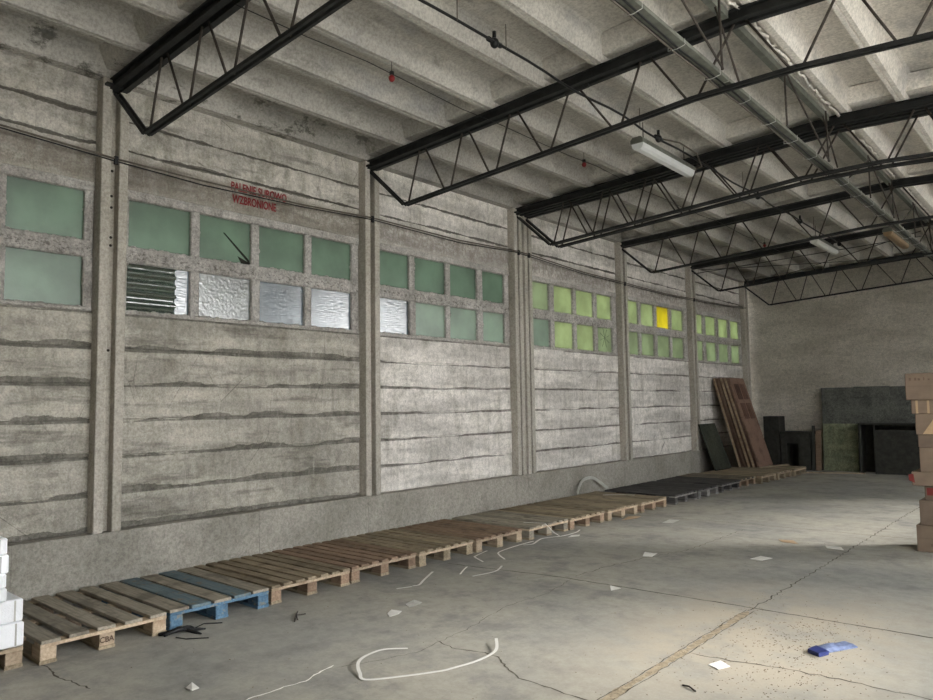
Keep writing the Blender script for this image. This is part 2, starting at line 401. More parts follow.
# back wall
b = MB(); nx, nz = 60, 34
rows = []
rn = random.Random(5)
for j in range(nz+1):
    rows.append([b.bm.verts.new((-.1+(W+.2)*i/nx, Y1-.0+rn.uniform(-.012, .012), 4.85*j/nz)) for i in range(nx+1)])
for j in range(nz):
    for i in range(nx): b.bm.faces.new([rows[j][i], rows[j][i+1], rows[j+1][i+1], rows[j+1][i]]).smooth = True
b.box(-.1, W+.1, Y1+.03, Y1+.2, 0, 4.85)
b.box(0, 2.6, Y1-.03, Y1+.05, 2.38, 2.40)
struct(b.build('wall_back', M['backwall']))
# unseen right wall, openings shaped to let in daylight; closed wall behind the camera
r = MB()
def rpanel(a, b2, z0, z1): r.box(W, W+.2, a, b2, z0, z1)
# wide gateway added for fill light, then open windows sized for sun patches
rpanel(Y0, .8, 0, 4.5); rpanel(.8, 5.4, 4.1, 4.5); rpanel(5.4, 5.9, 0, 4.5)
rpanel(5.9, Y1+.1, 0, 2.2); rpanel(5.9, Y1+.1, 3.75, 4.5)
for a, b2 in ((5.9, 6.6), (9.1, 10.95), (15.6, Y1+.1)): rpanel(a, b2, 2.2, 3.75)
struct(r.build('wall_right', M['backwall']))
f = MB(); f.box(-.2, W+.2, Y0-.2, Y0, 0, 4.8)
struct(f.build('wall_front', M['backwall']))

# ribbed roof slabs: ribs run along the hall, closed by a cross rib at every truss
c = MB()
ribs = [.08, .70, 1.32, 1.94, 2.56, 3.18, 3.80, 4.33]
prof = []
def half(ribs, mirror):
    pr = []
    for i, x in enumerate(ribs):
        z = zt(x)
        h = .21
        L = [(x-.125, z+h), (x-.10, z+h-.02), (x-.04, z), (x-.006, z), (x, z+.012), (x+.006, z), (x+.04, z), (x+.10, z+h-.02), (x+.125, z+h)]
        if i == len(ribs)-1: L = L[:4]+[(x+.02, z)]
        if i == 0: L = [(x-.2, z), (x-.006, z), (x, z+.012), (x+.006, z), (x+.04, z), (x+.10, z+h-.02), (x+.125, z+h)]
        pr += L
    if mirror: pr = [(2*XR-x, z) for x, z in pr][::-1]
    return pr
TYc = [-3.0, -.35] + [2.57, 5.48, 8.43, 11.39, 14.30, 17.29]
for mirror in (False, True):
    pr = half(ribs, mirror)
    x0, x1 = pr[0][0], pr[-1][0]
    poly = pr + [(x1, 4.95), (x0, 4.95)]
    c.prism(poly, 'y', Y0-.1, Y1+.1)
    for t in TYc:
        hw = .07 if t != 8.43 else .24
        for i in range(len(ribs)-1):
            xa, xb = ribs[i], ribs[i+1]
            if mirror: xa, xb = 2*XR-xb, 2*XR-xa
            za, zb = zt(xa)+.06, zt(xb)+.06
            p4 = [(xa, za), (xb, zb), (xb, zb+.2), (xa, za+.2)]
            # sloped sides
            A = []
            for (yy, dz) in ((t-hw-.09, .14), (t-hw, 0), (t+hw, 0), (t+hw+.09, .14)):
                A.append([c.bm.verts.new((xa, yy, za+dz)), c.bm.verts.new((xb, yy, zb+dz))])
            for q in range(3): c.bm.faces.new([A[q][0], A[q][1], A[q+1][1], A[q+1][0]])
c.box(4.30, 4.50, Y0, Y1, 4.60, 4.95)
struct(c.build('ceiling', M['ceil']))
# ridge: crumbling mortar edge of the right-hand slabs
mo = MB(); rn = random.Random(11)
yy = 0.0; prevz = None
vs = []
while yy < 17.4:
    a = rn.uniform(-.03, .02); bz = rn.uniform(-.012, .02)
    vs.append((4.415+a, yy, 4.558+bz)); yy += rn.uniform(.03, .09)
mo.tube(vs, .014, 5)
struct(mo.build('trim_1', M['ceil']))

# columns: precast H-section, two flanges with a groove between
def column(y0, y1, label, both=False):
    t = thing('concrete_column', (0.05, (y0+y1)/2, .545), label, 'column', 'precast columns along the window wall')
    m = MB()
    ztop = 4.375
    m.box(-.1, .12, y0, y0+.078, .545, ztop, .006)
    m.box(-.1, .12, y1-.078, y1, .545, ztop, .006)
    m.box(-.1, .035, y0+.05, y1-.05, .545, ztop-.02)
    m.build('shaft', M['column'], t)
    pl = MB(); pl.box(-.02, .17, y0+.01, y1-.01, ztop-.075, ztop-.055); pl.build('steel_bracket', M['steel'], t)
    h = MB()
    for z in (2.95, 3.02, 3.28, 3.38, 3.6, 2.05):
        h.tube([(.03, (y0+y1)/2+.01, z), (.038, (y0+y1)/2+.01, z)], .012, 8)
    h.build('bolt_hole', M['gap'], t)
    return t
labels = ['thick concrete column furthest left, carrying the nearest dark truss',
          'concrete column between the second and third window bays from the left, under a single truss',
          'left half of the paired concrete columns under the twin trusses',
          'right half of the paired concrete columns under the twin trusses',
          'slim concrete column just left of the bay with the yellow pane',
          'slim concrete column just right of the bay with the yellow pane',
          'last concrete column, in the far corner against the back wall']
cy = [(2.455, 2.68), (5.37, 5.59), (8.18, 8.37), (8.42, 8.61), (11.27, 11.50), (14.18, 14.41), (17.18, 17.40)]
labels[1] = 'concrete column between the bay with silver panes and the next bay'
cy = [(a+.03, b2+.03) for a, b2 in cy]
for (a, b2), lb in zip(cy, labels): column(a, b2, lb)
st = MB(); st.box(-.1, .08, 8.401, 8.449, .55, 4.3); struct(st.build('trim_2', M['column']))
st = MB(); st.box(-.1, .12, -.55, -.35, .545, 4.37); struct(st.build('trim_3', M['column']))
st = MB()
for a, b2 in cy: st.box(W-.12, W+.05, a, b2, 0, 4.37)
struct(st.build('trim_4', M['column']))

# ------------------------------------------------------------ windows
ZL = (2.41, 2.83); ZU = (2.975, 3.395)
PAN = {
 0: [(-.13, .45), (.55, 1.10), (1.20, 1.74), (1.83, 2.40)],
 1: [(2.77, 3.35), (3.44, 4.00), (4.09, 4.65), (4.73, 5.29)],
 2: [(5.65, 6.21), (6.31, 6.87), (6.96, 7.50), (7.62, 8.11)],
 3: [(8.77, 9.24), (9.36, 9.90), (10.0, 10.54), (10.65, 11.15)],
 4: [(11.58, 12.12), (12.22, 12.74), (12.86, 13.40), (13.51, 14.05)],
 5: [(14.50, 15.02), (15.16, 15.72), (15.86, 16.42), (16.56, 17.10)]}
def pane_mat(bay, row, i):
    if bay == 0: return 'g_dark'
    if bay == 1: return 'g_dark' if row else ['g_corr', 'g_silver', 'g_blue', 'g_blue'][i]
    if bay == 2: return 'g_dark' if row else ['g_blue', 'g_mid', 'g_mid', 'g_mid'][i]
    if bay == 3: return ['g_lime2', 'g_lime', 'g_lime', 'g_lime'][i] if row else ['g_mid', 'g_lime', 'g_lime', 'g_lime2'][i]
    if bay == 4: return ('g_yellow' if i == 2 else 'g_lime') if row else 'g_lime2'
    return 'g_lime' if row else 'g_lime2'
for bi, (a, b2) in enumerate(BAYS):
    m = MB(); ops = PAN[bi]; rn = random.Random(40+bi)
    xf = .012
    ed = [a] + [v for o in ops for v in o] + [b2]
    j = lambda s=.006: rn.uniform(-s, s)
    m.box(-.13, xf+.01, a-.02, b2+.02, ZU[1], 3.475, .008)             # head
    m.box(-.13, xf, a-.02, b2+.02, ZL[1], ZU[0], .012)                 # transom
    m.box(-.13, xf+.012, a-.02, b2+.02, 2.375, ZL[0], .008)            # sill
    for k in range(0, len(ed), 2):
        y0, y1 = ed[k], ed[k+1]
        if k == 0: y0 -= .02
        if k == len(ed)-2: y1 += .02
        for z0, z1 in (ZL, ZU):
            m.box(-.13, xf-.004+j(.004), y0+(j() if k else 0), y1+j(), z0-.01, z1+.01, .008)
    # crumbled mortar lumps round the openings
    for o in ops:
        for z0, z1 in (ZL, ZU):
            for q in range(9):
                yy = rn.uniform(*o); s = rn.uniform(.006, .016)
                m.sphere((-.012+rn.uniform(-.015, .015), yy, z0+.002), s, 6, sc=(1.4, 2, .8))
            for q in range(3):
                m.sphere((-.012+rn.uniform(-.015, .015), rn.choice(o), rn.uniform(z0, z1)), rn.uniform(.006, .013), 6, sc=(1.4, .8, 1.8))
    root = struct(m.build('window_%d' % (bi+1), M['frame']))
    for row, (z0, z1) in ((0, ZL), (1, ZU)):
        for i, (p, q) in enumerate(ops):
            pm = MB(); mk = pane_mat(bi, row, i)
            if mk == 'g_corr':
                n = 48; pts = []
                for t in range(n+1):
                    z = z0-.01+(z1-z0+.02)*t/n
                    pts.append((-.035+.012*math.cos(t/n*2*PI*5), z))
                poly = pts + [(x-.004, z) for x, z in reversed(pts)]
                # profile in (x,z) swept along y
                pm.prism([(x, z) for x, z in poly], 'y', p-.02, q-.12)
            else:
                pm.box(-.036, -.030, p-.02, q+.02, z0-.02, z1+.02)
            po = pm.build('glass_pane', M[mk], root)
            if mk == 'g_corr':
                s2 = MB(); s2.box(-.036, -.031, q-.13, q+.02, z0-.02, z1+.02)
                o2 = s2.build('side_strip', M['g_blue'], root); o2['label'] = 'pale crumpled plastic strip beside the corrugated pane'
                po['label'] = 'horizontally corrugated dark green sheet'
            if mk == 'g_yellow': po['label'] = 'single bright yellow pane'
            if mk == 'g_silver': po['label'] = 'crinkled silvery pane'
            if bi == 1 and row == 1 and i == 1:
                s3 = MB()
                s3.prism([(3.70, 3.26), (3.715, 3.262), (3.985, 3.03), (4.0, 2.985), (3.965, 3.015)], 'x', -.0295, -.026)
                s3.prism([(3.86, 3.05), (3.99, 3.0), (4.0, 2.975), (3.90, 2.985)], 'x', -.0295, -.026)
                s3.build('broken_hole', M['gap'], root)
            if bi == 3 and row == 0 and i == 3:
                s3 = MB(); cc = (10.93, 2.66)
                for q2 in range(8):
                    an = q2*PI/4+.3
                    s3.beam((-.028, cc[0], cc[1]), (-.028, cc[0]+.17*math.cos(an), cc[1]+.17*math.sin(an)), .004, .004)
                s3.build('star_crack', M['gap'], root)

# stencilled notice on the wall
def text_mesh(name, txt, size, sx, loc, mat, rot, parent=None, ext=.0012):
    cu = bpy.data.curves.new(name, 'FONT'); cu.body = txt; cu.size = size; cu.extrude = ext; cu.offset = size*.02
    tmp = bpy.data.objects.new(name, cu); C.objects.link(tmp)
    dg = bpy.context.evaluated_depsgraph_get(); me = bpy.data.meshes.new_from_object(tmp.evaluated_get(dg))
    bpy.data.objects.remove(tmp)
    R_ = rot.to_4x4() @ Matrix.Diagonal((sx, 1, 1, 1))
    me.transform(R_); me.materials.clear(); me.materials.append(mat)
    o = bpy.data.objects.new(name, me); C.objects.link(o); o.location = loc
    if parent: o.parent = parent
    return o
RW = Matrix(((0, 0, 1), (1, 0, 0), (0, 1, 0)))      # text x -> +Y, text y -> +Z, faces +X
t = thing('wall_notice', (.02, 3.75, 3.6), 'red stencilled no smoking notice in capitals on the wall above the second bay of windows', 'sign', world=False)
text_mesh('text_line', 'PALENIE SUROWO', .115, .67, (0, 0, .095), M['redpaint'], RW, t)
text_mesh('text_line', 'WZBRONIONE', .115, .64, (0, .02, -.03), M['redpaint'], RW, t)

# ------------------------------------------------------------ roof trusses
BX = [.68, 1.31, 1.92, 2.57, 3.31, 4.00]
BXf = BX + [2*XR-v for v in reversed(BX)]
def zb(x): x = min(x, 2*XR-x); return 3.765 + .065*(min(x, 4.0)-.68)
def truss(y, label):
    t = thing('roof_truss', (0.1, y, 4.2), label, 'roof truss', 'black steel roof trusses')
    H = .095
    m = MB()
    for s in (-1, 1):
        yy = y+s*.028
        for x0, x1 in ((.0, XR), (XR, W)):
            m.beam((x0, yy, zt(x0)-H/2-.003), (x1, yy, zt(x1)-H/2-.003), .012, H)
            m.beam((x0, y+s*.05, zt(x0)-H+.003), (x1, y+s*.05, zt(x1)-H+.003), .045, .008)
            m.beam((x0, y+s*.05, zt(x0)-.010), (x1, y+s*.05, zt(x1)-.010), .045, .008)
    m.build('top_chord', M['steel'], t)
    m = MB()
    for s in (-1, 1):
        yy = y+s*.024
        for i in range(len(BXf)-1):
            m.beam((BXf[i], yy, zb(BXf[i])), (BXf[i+1], yy, zb(BXf[i+1])), .022, .028)
        m.beam((.10, yy, 4.27), (.66, yy, zb(.68)), .016, .026)
        m.beam((W-.10, yy, 4.27), (W-.66+.05, yy, zb(.68)), .016, .026)
    m.build('bottom_chord', M['steel'], t)
    rr = .0105
    for i in range(len(BXf)-1):
        a, b_ = BXf[i], BXf[i+1]; tx = a + (b_-a)*.42 if a < XR-.5 else (a+b_)/2
        m = MB(); m.tube([(a+.04, y, zb(a)), (tx-.045, y, zt(tx)-H)], rr, 6); m.build('web_bar', M['bar'], t)
        m = MB(); m.tube([(tx+.05, y, zt(tx)-H), (b_-.04, y, zb(b_))], rr, 6); m.build('web_bar', M['bar'], t)
    return t
tl = ['black steel lattice truss nearest the camera, top left, above the furthest left column',
      'black steel lattice truss spanning the upper middle, second from the camera',
      'front one of the twin black lattice trusses on the paired columns',
      'rear one of the twin black lattice trusses on the paired columns',
      'black lattice truss right behind the twin trusses',
      'black lattice truss second last before the back wall',
      'furthest black lattice truss, close against the back wall']
for y, lb in zip(TY, tl): truss(y, lb)

# ridge braces hanging in each bay and the cable tray
def brace(y0, y1, label):
    t = thing('ridge_brace', (4.37, y0, 4.5), label, 'brace', 'rod braces under the roof ridge')
    m = MB(); m.box(4.29, 4.345, y0+.06, y1-.06, 4.50, 4.562); m.build('ridge_strip', M['tray'], t)
    zc = 4.5
    mid = y0+(y1-y0)*.40
    for yy in (mid, y1-.36):
        m = MB(); m.tube([(4.39, yy, zc), (4.39, yy+.01, 3.97)], .009, 6); m.build('hanger_rod', M['bar'], t)
    for p, q in (((4.40, mid, zc-.04), (4.40, y1-.36, 3.97)), ((4.41, y0+.06, 3.98), (4.41, mid, zc-.04)), ((4.36, y1-.36, zc-.04), (4.40, y1-.05, 3.98))):
        m = MB(); m.tube([p, q], .009, 6); m.build('diagonal_rod', M['bar'], t)
    return t
bl = ['thin rod brace under the ridge, between the two nearest trusses', 'thin rod brace under the ridge, between the second truss and the twin trusses',
      'thin rod brace under the ridge, just beyond the twin trusses', 'thin rod brace under the ridge, in the bay with the second white lamp',
      'thin rod brace under the ridge, in the last bay before the back wall']
for (a, b2), lb in zip(((2.57, 5.48), (5.48, 8.26), (8.60, 11.39), (11.39, 14.30), (14.30, 17.29)), bl): brace(a, b2, lb)

t = thing('cable_tray', (4.27, 1, 4.03), 'grey metal cable tray with black cables tied on, running along the hall beneath the ridge', 'cable tray')
m = MB()
ty = [.5, 2.57, 5.48, 8.43, 11.39, 14.3, 17.3]
for i in range(len(ty)-1):
    m.beam((4.27, ty[i], 4.024), (4.27, ty[i+1]-.02, 4.024), .085, .006)
    for s in (-1, 1): m.beam((4.27+s*.042, ty[i], 4.036), (4.27+s*.042, ty[i+1]-.02, 4.036), .004, .028)
m.build('tray', M['tray'], t)
for k, (dx, dz, mt) in enumerate(((-.052, 4.02, 'cable'), (-.058, 4.04, 'cable'), (.0, 4.008, 'cable'), (-.045, 4.0, 'wcable'))):
    rn = random.Random(k); pts = [(4.27+dx+rn.uniform(-.008, .008), .5+i*.42, dz+rn.uniform(-.006, .006)) for i in range(41)]
    m = MB(); m.tube(pts, .0075, 6); m.build('power_cable', M[mt], t)
rn = random.Random(9)
for i in range(22):
    yy = 3.4+i*.62; m = MB()
    m.tube([(4.205, yy, 4.05), (4.20, yy, 3.995), (4.26, yy, 3.988), (4.325, yy, 4.0), (4.32, yy+.01, 4.05)], .003, 5)
    m.build('cable_tie', M['white'], t)

# black ceiling cable with hanging sockets
pts = []
for i in range(49):
    y = 2.0+i*.26; sag = .02*math.sin(i*1.3)
    pts.append((3.0+.015*math.sin(i*.9), y, 4.315+sag*.4))
t = thing('ceiling_cable', (3.0, 2.0, 4.3), 'thick black cable slung under the roof left of the cable tray, feeding the tube lamps', 'cable')
m = MB(); m.tube(pts, .011, 6); m.build('power_cable', M['cable'], t)
for y in (4.20, 6.95, 9.9, 11.75, 14.0):
    m = MB(); m.sphere((3.0, y, 4.31), .035, 10, sc=(1, 1.1, 1.2)); m.tube([(3.0, y-.08, 4.315), (3.0, y+.08, 4.315)], .02, 8)
    m.tube([(3.0, y, 4.34), (3.0, y, 4.40)], .016, 8)
    m.build('junction_fitting', M['cable'], t)
for y in (3.75, 4.32, 6.5, 9.3, 12.4):
    m = MB(); m.tube([(3.02, y, 4.30), (3.02, y, 4.5)], .004, 5); m.build('hanger_wire', M['wcable'], t)
m = MB(); m.beam((2.86, 5.40, 4.335), (3.10, 5.40, 4.345), .03, .03); m.build('clamp_bar', M['steel'], t)

# red pilot lamps on their thin wire
wp = [(1.97+.02*math.sin(i), 2.6+i*.6, 4.345-.012*math.sin(i*2.1)) for i in range(20)]
m = MB(); m.tube(wp, .004, 5)
solo(m, 'lamp_wire', M['cable'], wp[0], 'thin dark wire under the roof carrying the small red lamps', 'cable')
for y, lb in ((4.09, 'small red lamp in the nearest roof bay'), (7.14, 'small red lamp in front of the twin trusses'), (13.2, 'small red lamp furthest back, past the twin trusses')):
    t = thing('red_lamp', (1.97, y, 4.33), lb, 'lamp', 'small red lamps under the roof')
    m = MB(); m.sphere((1.97, y, 4.318), .028, 12, sc=(1, 1, 1.1)); m.build('globe', M['red'], t)
    m = MB(); m.tube([(1.97, y, 4.345), (1.97, y, 4.375)], .02, 10); so = m.build('socket', M['cable'], t)
    m = MB(); m.tube([(1.97, y, 4.37), (1.97, y, 4.53)], .003, 5); m.build('hanging_wire', M['cable'], so)

# tube lamps
def tubelamp(x, y0, y1, z, label, cover, loop=True, tilt=0):
    t = thing('tube_lamp', (x, (y0+y1)/2, z), label, 'lamp', 'long tube lamps under the roof')
    m = MB(); m.prism([(x-.07, z), (x-.07, z+.035), (x-.045, z+.065), (x+.045, z+.065), (x+.07, z+.035), (x+.07, z)], 'y', y0, y1); m.build('housing', M['tray'], t)
    m = MB(); m.prism([(x-.066, z), (x-.055, z-.045), (x-.03, z-.065), (x+.03, z-.065), (x+.055, z-.045), (x+.066, z)], 'y', y0+.015, y1-.015); m.build('diffuser', M[cover], t)
    for yy in (y0+.15, y1-.15):
        m = MB(); m.tube([(x, yy, z+.06), (x, yy, z+.26)], .005, 5); m.build('hanger_rod', M['bar'], t)
    if loop:
        m = MB(); m.tube([(3.0, 6.98, 4.32), (3.05, 7.35, 4.36), (3.07, 7.75, 4.34), (3.02, 8.0, 4.26), (2.92, y1+.01, z+.02)], .009, 6); m.build('feed_cable', M['wcable'], t)
    return t
tubelamp(2.91, 6.63, 7.92, 4.20, 'long grey tube lamp with glossy cover hanging just in front of the twin trusses', 'lampcover')
tubelamp(2.91, 12.75, 14.05, 4.20, 'white tube lamp beyond the twin trusses, left of the cable tray', 'white', False)
tubelamp(3.98, 12.8, 14.2, 4.16, 'yellowed tube lamp right beside the cable tray in the distance', 'tape', False)

# wall cables
wc = [(-4, 3.72), (.5, 3.75), (1.75, 3.73), (2.57, 3.685), (3.4, 3.672), (4.5, 3.672), (5.48, 3.715), (7, 3.70), (8.2, 3.745), (8.6, 3.74), (10, 3.67), (11.4, 3.655), (13, 3.63), (14.3, 3.66), (16, 3.69), (17.3, 3.76)]
t = thing('wall_cable', (.13, 0, 3.7), 'thin dark double cable stretched across the columns above the windows', 'cable')
m = MB(); m.tube([(.132, y, z) for y, z in wc], .0085, 6); m.build('power_cable', M['wcable'], t)
m = MB(); m.tube([(.130, y, z-.028-.012*math.sin(y*2.2)) for y, z in wc], .006, 6); m.build('power_cable', M['cable'], t)
for y in (2.6, 5.5, 8.3, 8.55, 11.42, 14.33): 
    z = [q for p, q in wc if abs(p-y) < .25][0]
    m = MB(); m.box(.118, .142, y-.015, y+.015, z-.05, z+.02); m.build('cable_clip', M['cable'], t)

# wire bracing in the far bays, dark boxes
t = thing('wire_brace', (1.0, 14.4, 4.3), 'crossed thin tie wires under the roof in the last bay', 'brace')
for p, q in (((.3, 14.35, 4.25), (4.2, 17.2, 4.4)), ((.3, 17.2, 4.25), (4.2, 14.35, 4.4)), ((.1, 14.4, 4.2), (4.2, 14.4, 4.32))):
    m = MB(); m.tube([p, q], .007, 5); m.build('tie_wire', M['cable'], t)

# ------------------------------------------------------------ pallets
def pallet(x0, y0, rot, label, boards, mats, rnd, stamp=None, L=1.2, Wd=.8, group='wooden pallets laid in a row along the wall'):
    """origin at the back left floor corner; deck boards run along x"""
    t = thing('wooden_pallet', (x0, y0, 0), label, 'pallet', group, world=False)
    t.rotation_euler.z = rot
    deck, strg, blk = mats
    n = len(boards); j = lambda s: rnd.uniform(-s, s)
    for (a, b_) in boards:
        m = MB(); e = .012
        m.box(0+j(.008), L+j(.008), a+j(.003), b_+j(.003), .122, .144+j(.0015), .003)
        d = deck if not isinstance(deck, list) else deck[boards.index((a, b_)) % len(deck)]
        m.build('deck_board', M[d], t)
    for xx in (0.002, L/2-.05, L-.102):
        m = MB(); m.box(xx, xx+.10, .002, Wd-.002, .1, .1215, .002); m.build('stringer_board', M[strg], t)
    ys = [(0, .1), (Wd/2-.052, Wd/2+.052), (Wd-.1, Wd)]
    for xx, wx in ((.005, .14), (L/2-.07, .14), (L-.145, .14)):
        for (a, b_) in ys:
            m = MB(); m.box(xx+j(.004), xx+wx, a+.003, b_-.003, .022, .0998, .004); bo = m.build('block', M[blk if not isinstance(blk, list) else rnd.choice(blk)], t)
            if stamp and xx > L-.2 and abs(a-(Wd/2-.052)) < 1e-6: mid = bo
    for (a, b_) in ys:
        m = MB(); m.box(.0, L-.004, a, b_, .0, .0218, .002); m.build('bottom_board', M[strg if strg != 'woodf' else 'wood'], t)
    if stamp:
        o = text_mesh('stamp', stamp, .05, .95, (L+.001, Wd/2-.05, .045), M['print'], RW, mid, .0004)
    return t
def brd(n, w, Wd=.8, off=0):
    gap = (Wd-n*w)/(n-1)
    return [(i*(w+gap), i*(w+gap)+w) for i in range(n)]
B5 = brd(5, .116); B5w = brd(5, .142); B7 = brd(7, .082); B7t = brd(7, .086); B8 = brd(8, .082)
PALL = [
 (.83, 1.30, 0.0, 'pale pallet at the left edge under the white wrapped packages', B5, ('woodg', 'woodf', 'woodf'), None),
 (1.69, 1.37, .0, 'grey five-board pallet with wide dark gaps, first beside the white packages', B5, ('woodg', 'woodf', 'woodf'), 'CBA'),
 (2.53, 1.35, .0, 'blue painted pallet, the only blue one in the row', B5w, (['woodg', 'blueg', 'woodg', 'blueg', 'woodg'], 'blue', 'blue'), None),
 (3.35, 1.33, .0, 'weathered brown pallet touching the right side of the blue pallet', B7, ('wood', 'woodf', 'woodr'), None),
 (4.18, 1.31, .0, 'brown pallet second to the right of the blue pallet, below the column between bays', B7, ('woodr', 'woodf', 'woodr'), None),
 (5.01, 1.32, .0, 'brown pallet third to the right of the blue pallet', B7, ('wood', 'woodf', 'wood'), None),
 (5.85, 1.33, .0, 'reddish brown pallet fourth to the right of the blue pallet', B7, ('woodr', 'woodf', 'woodf'), None),
 (6.75, 1.36, .0, 'grey-brown pallet with a loose white strap hanging over its front edge', B7t, ('woodg', 'woodf', 'woodg'), None),
 (7.57, 1.38, .0, 'pallet with bright orange-brown blocks, right after the one with the hanging strap', B7t, ('wood', 'woodf', 'woodr'), None),
 (8.44, 1.40, .0, 'tightly boarded tan pallet beneath the arch of clear film', B8, ('wood', 'woodf', 'woodf'), None),
 (9.30, 1.42, .0, 'tightly boarded tan pallet just before the blackened pallets', B8, ('wood', 'woodf', 'woodr'), None),
 (10.33, 1.44, .0, 'blackened pallet nearest the camera of the dark ones', B7t, ('woodk', 'woodkf', 'woodk'), None),
 (11.18, 1.44, .0, 'blackened pallet in the middle of the dark ones', B8, ('woodk', 'woodkf', 'woodkf'), None),
 (12.13, 1.44, .0, 'blackened pallet furthest along of the dark ones', B8, ('woodk', 'woodkf', 'woodk'), None),
 (12.98, 1.42, .0, 'dark pallet with reddish blocks right after the blackened ones', B8, (['woodk', 'wood'], 'wood', 'woodr'), None),
]
for i, (y0, xf, rz, lb, bd, mt, stp) in enumerate(PALL):
    rn = random.Random(100+i)
    pallet(xf-1.2, y0, rn.uniform(-.008, .008), lb, bd, mt, rn, stp)
for i, (y0, xf, lb) in enumerate(((13.81, 1.52, 'brown pallet in the far corner, nearest the camera of the three by the leaning doors'),
                                  (14.64, 1.55, 'brown pallet in the far corner under the foot of the leaning doors'),
                                  (15.48, 1.60, 'brown pallet in the far corner, closest to the back wall'))):
    rn = random.Random(200+i)
    pallet(xf-1.2, y0, rn.uniform(-.01, .01), lb, B8, ('wood', 'woodf', 'wood'), rn, group='brown pallets in the far corner')

# ------------------------------------------------------------ doors and boards leaning in the far corner
def leaning(name, xb, xt, zbm, ztp, y0, y1, th, mats, label, cat, group=None, panels=False, edge=None):
    """upright sheet leaning towards the wall: foot at xb, top at xt"""
    d = Vector((xt-xb, 0, ztp-zbm)); L = d.length; ang = math.atan2(-(d.x), d.z)
    t = thing(name, (xb, y0, zbm), label, cat, group, world=False)
    t.rotation_euler = (0, -ang, 0)
    m = MB(); m.box(-th, 0, 0, y1-y0, 0, L, .003); m.build('leaf', M[mats], t)
    if panels:
        wd = y1-y0
        for z0, z1 in ((1.06*L/2, 1.42*L/2), (1.50*L/2, 1.86*L/2)):
            for a, b_ in ((.12, wd/2-.04), (wd/2+.04, wd-.12)):
                m = MB(); m.box(-.002, .016, a, b_, z0, z1, .008); m.box(-.002, .028, a+.05, b_-.05, z0+.05, z1-.05, .012); m.build('raised_panel', M['doordark'], t)
    if edge:
        m = MB(); m.box(-th-.002, .002, -.006, 0, 0, L); m.build('edge_strip', M[edge], t)['label'] = 'pale bare edge strip'
    return t
dl = ['brown panelled door at the front of the stack leaning in the far corner', 'brown door leaning directly behind the panelled front door',
      'brown door leaning in the middle of the leaning stack', 'brown door leaning second from the wall', 'pale-edged door closest to the wall in the leaning stack']
for i in range(5):
    leaning('door_leaf', .93-i*.085, .37-i*.068, .160, 2.04, 15.42-i*.03, 16.24-i*.04, .042, 'door', dl[i], 'door', 'brown doors leaning in the far corner', i == 0, 'dooredge' if i in (4, 2, 1) else None)
leaning('dark_board', .46, .135, .154, 1.08, 14.30, 15.12, .02, 'sheet', 'dark green board leaning low against the wall beside the brown doors', 'board')
m = MB(); m.beam((.95, 15.3, .16), (1.25, 16.2, .175), .07, .025)
solo(m, 'loose_plank', M['wood'], (.95, 15.3, .15), 'thin brown plank lying on the corner pallet at the foot of the doors', 'plank')

# things along the back wall
def bx(name, x0, x1, y0, y1, z0, z1, mat, label, cat, extra=None):
    t = thing(name, ((x0+x1)/2, (y0+y1)/2, z0), label, cat)
    m = MB(); m.box(x0, x1, y0, y1, z0, z1, .005); m.build('body', M[mat], t)
    if extra: extra(t)
    return t
YB = 17.44
def cab(t):
    m = MB(); m.box(.53, .80, 16.995, 17.01, .08, 1.12, .003); d = m.build('door', M['black'], t)
    m = MB(); m.box(.76, .775, 16.975, 16.996, .6, .72); m.build('handle', M['steel'], d)
bx('tall_cabinet', .50, .84, 17.01, YB, 0, 1.18, 'black', 'tall narrow blackened cabinet behind the leaning doors', 'cabinet', cab)
t = thing('dark_desk', (1.15, 17.2, 0), 'low blackened desk with an open knee space against the back wall', 'desk')
m = MB(); m.box(.86, 1.50, 16.98, YB, .78, .84, .004); m.build('desk_top', M['black'], t)
m = MB(); m.box(.87, .99, 17.0, YB-.01, 0, .78); m.build('side_panel', M['black'], t)
m = MB(); m.box(1.24, 1.48, 17.0, YB-.01, 0, .78); m.build('side_panel', M['black'], t)
m = MB(); m.box(.99, 1.24, 17.0, 17.02, .58, .78); m.build('apron', M['black'], t)
m = MB(); m.box(.99, 1.24, YB-.04, YB-.02, 0, .78); m.build('back_panel', M['black'], t)
def plank(x0, x1, h, mat, label, name='upright_plank'):
    m = MB(); m.box(x0, x1, 17.05, 17.09, 0, h, .003)
    o = solo(m, name, M[mat], (x0, 17.05, 0), label, 'plank'); o.rotation_euler.x = -.12; o.location.y = 16.98; return o
plank(1.51, 1.57, .98, 'black', 'dark upright post between the low desk and the green board')
plank(1.585, 1.70, .88, 'woodr', 'reddish brown upright plank next to the green board')
m = MB(); m.box(1.68, 3.62, 17.33, 17.35, 0, 1.80, .003)
solo(m, 'grey_sheet', M['graysheet'], (1.68, 17.33, 0), 'large dark grey sheet standing against the back wall, behind everything', 'board')
m = MB(); m.box(1.70, 2.40, 17.15, 17.17, 0, 1.02, .003)
o = solo(m, 'green_board', M['gsheet'], (1.70, 17.15, 0), 'mouldy green board leaning against the lower grey sheet', 'board'); o.rotation_euler.x = -.1
t = thing('open_cabinet', (2.95, 17.1, 0), 'wide blackened cabinet right of the green board, left of the carton stack', 'cabinet')
m = MB(); m.box(2.48, 3.65, 17.28, 17.31, 0, 1.02); m.build('back_panel', M['black'], t)
for a, b_ in ((2.48, 2.52), (2.76, 2.79), (3.61, 3.65)):
    m = MB(); m.box(a, b_, 16.9, 17.28, 0, 1.0, .003); m.build('side_panel', M['black'], t)
m = MB(); m.box(2.48, 3.65, 16.88, 17.28, 1.0, 1.04, .003); m.build('top_panel', M['black'], t)
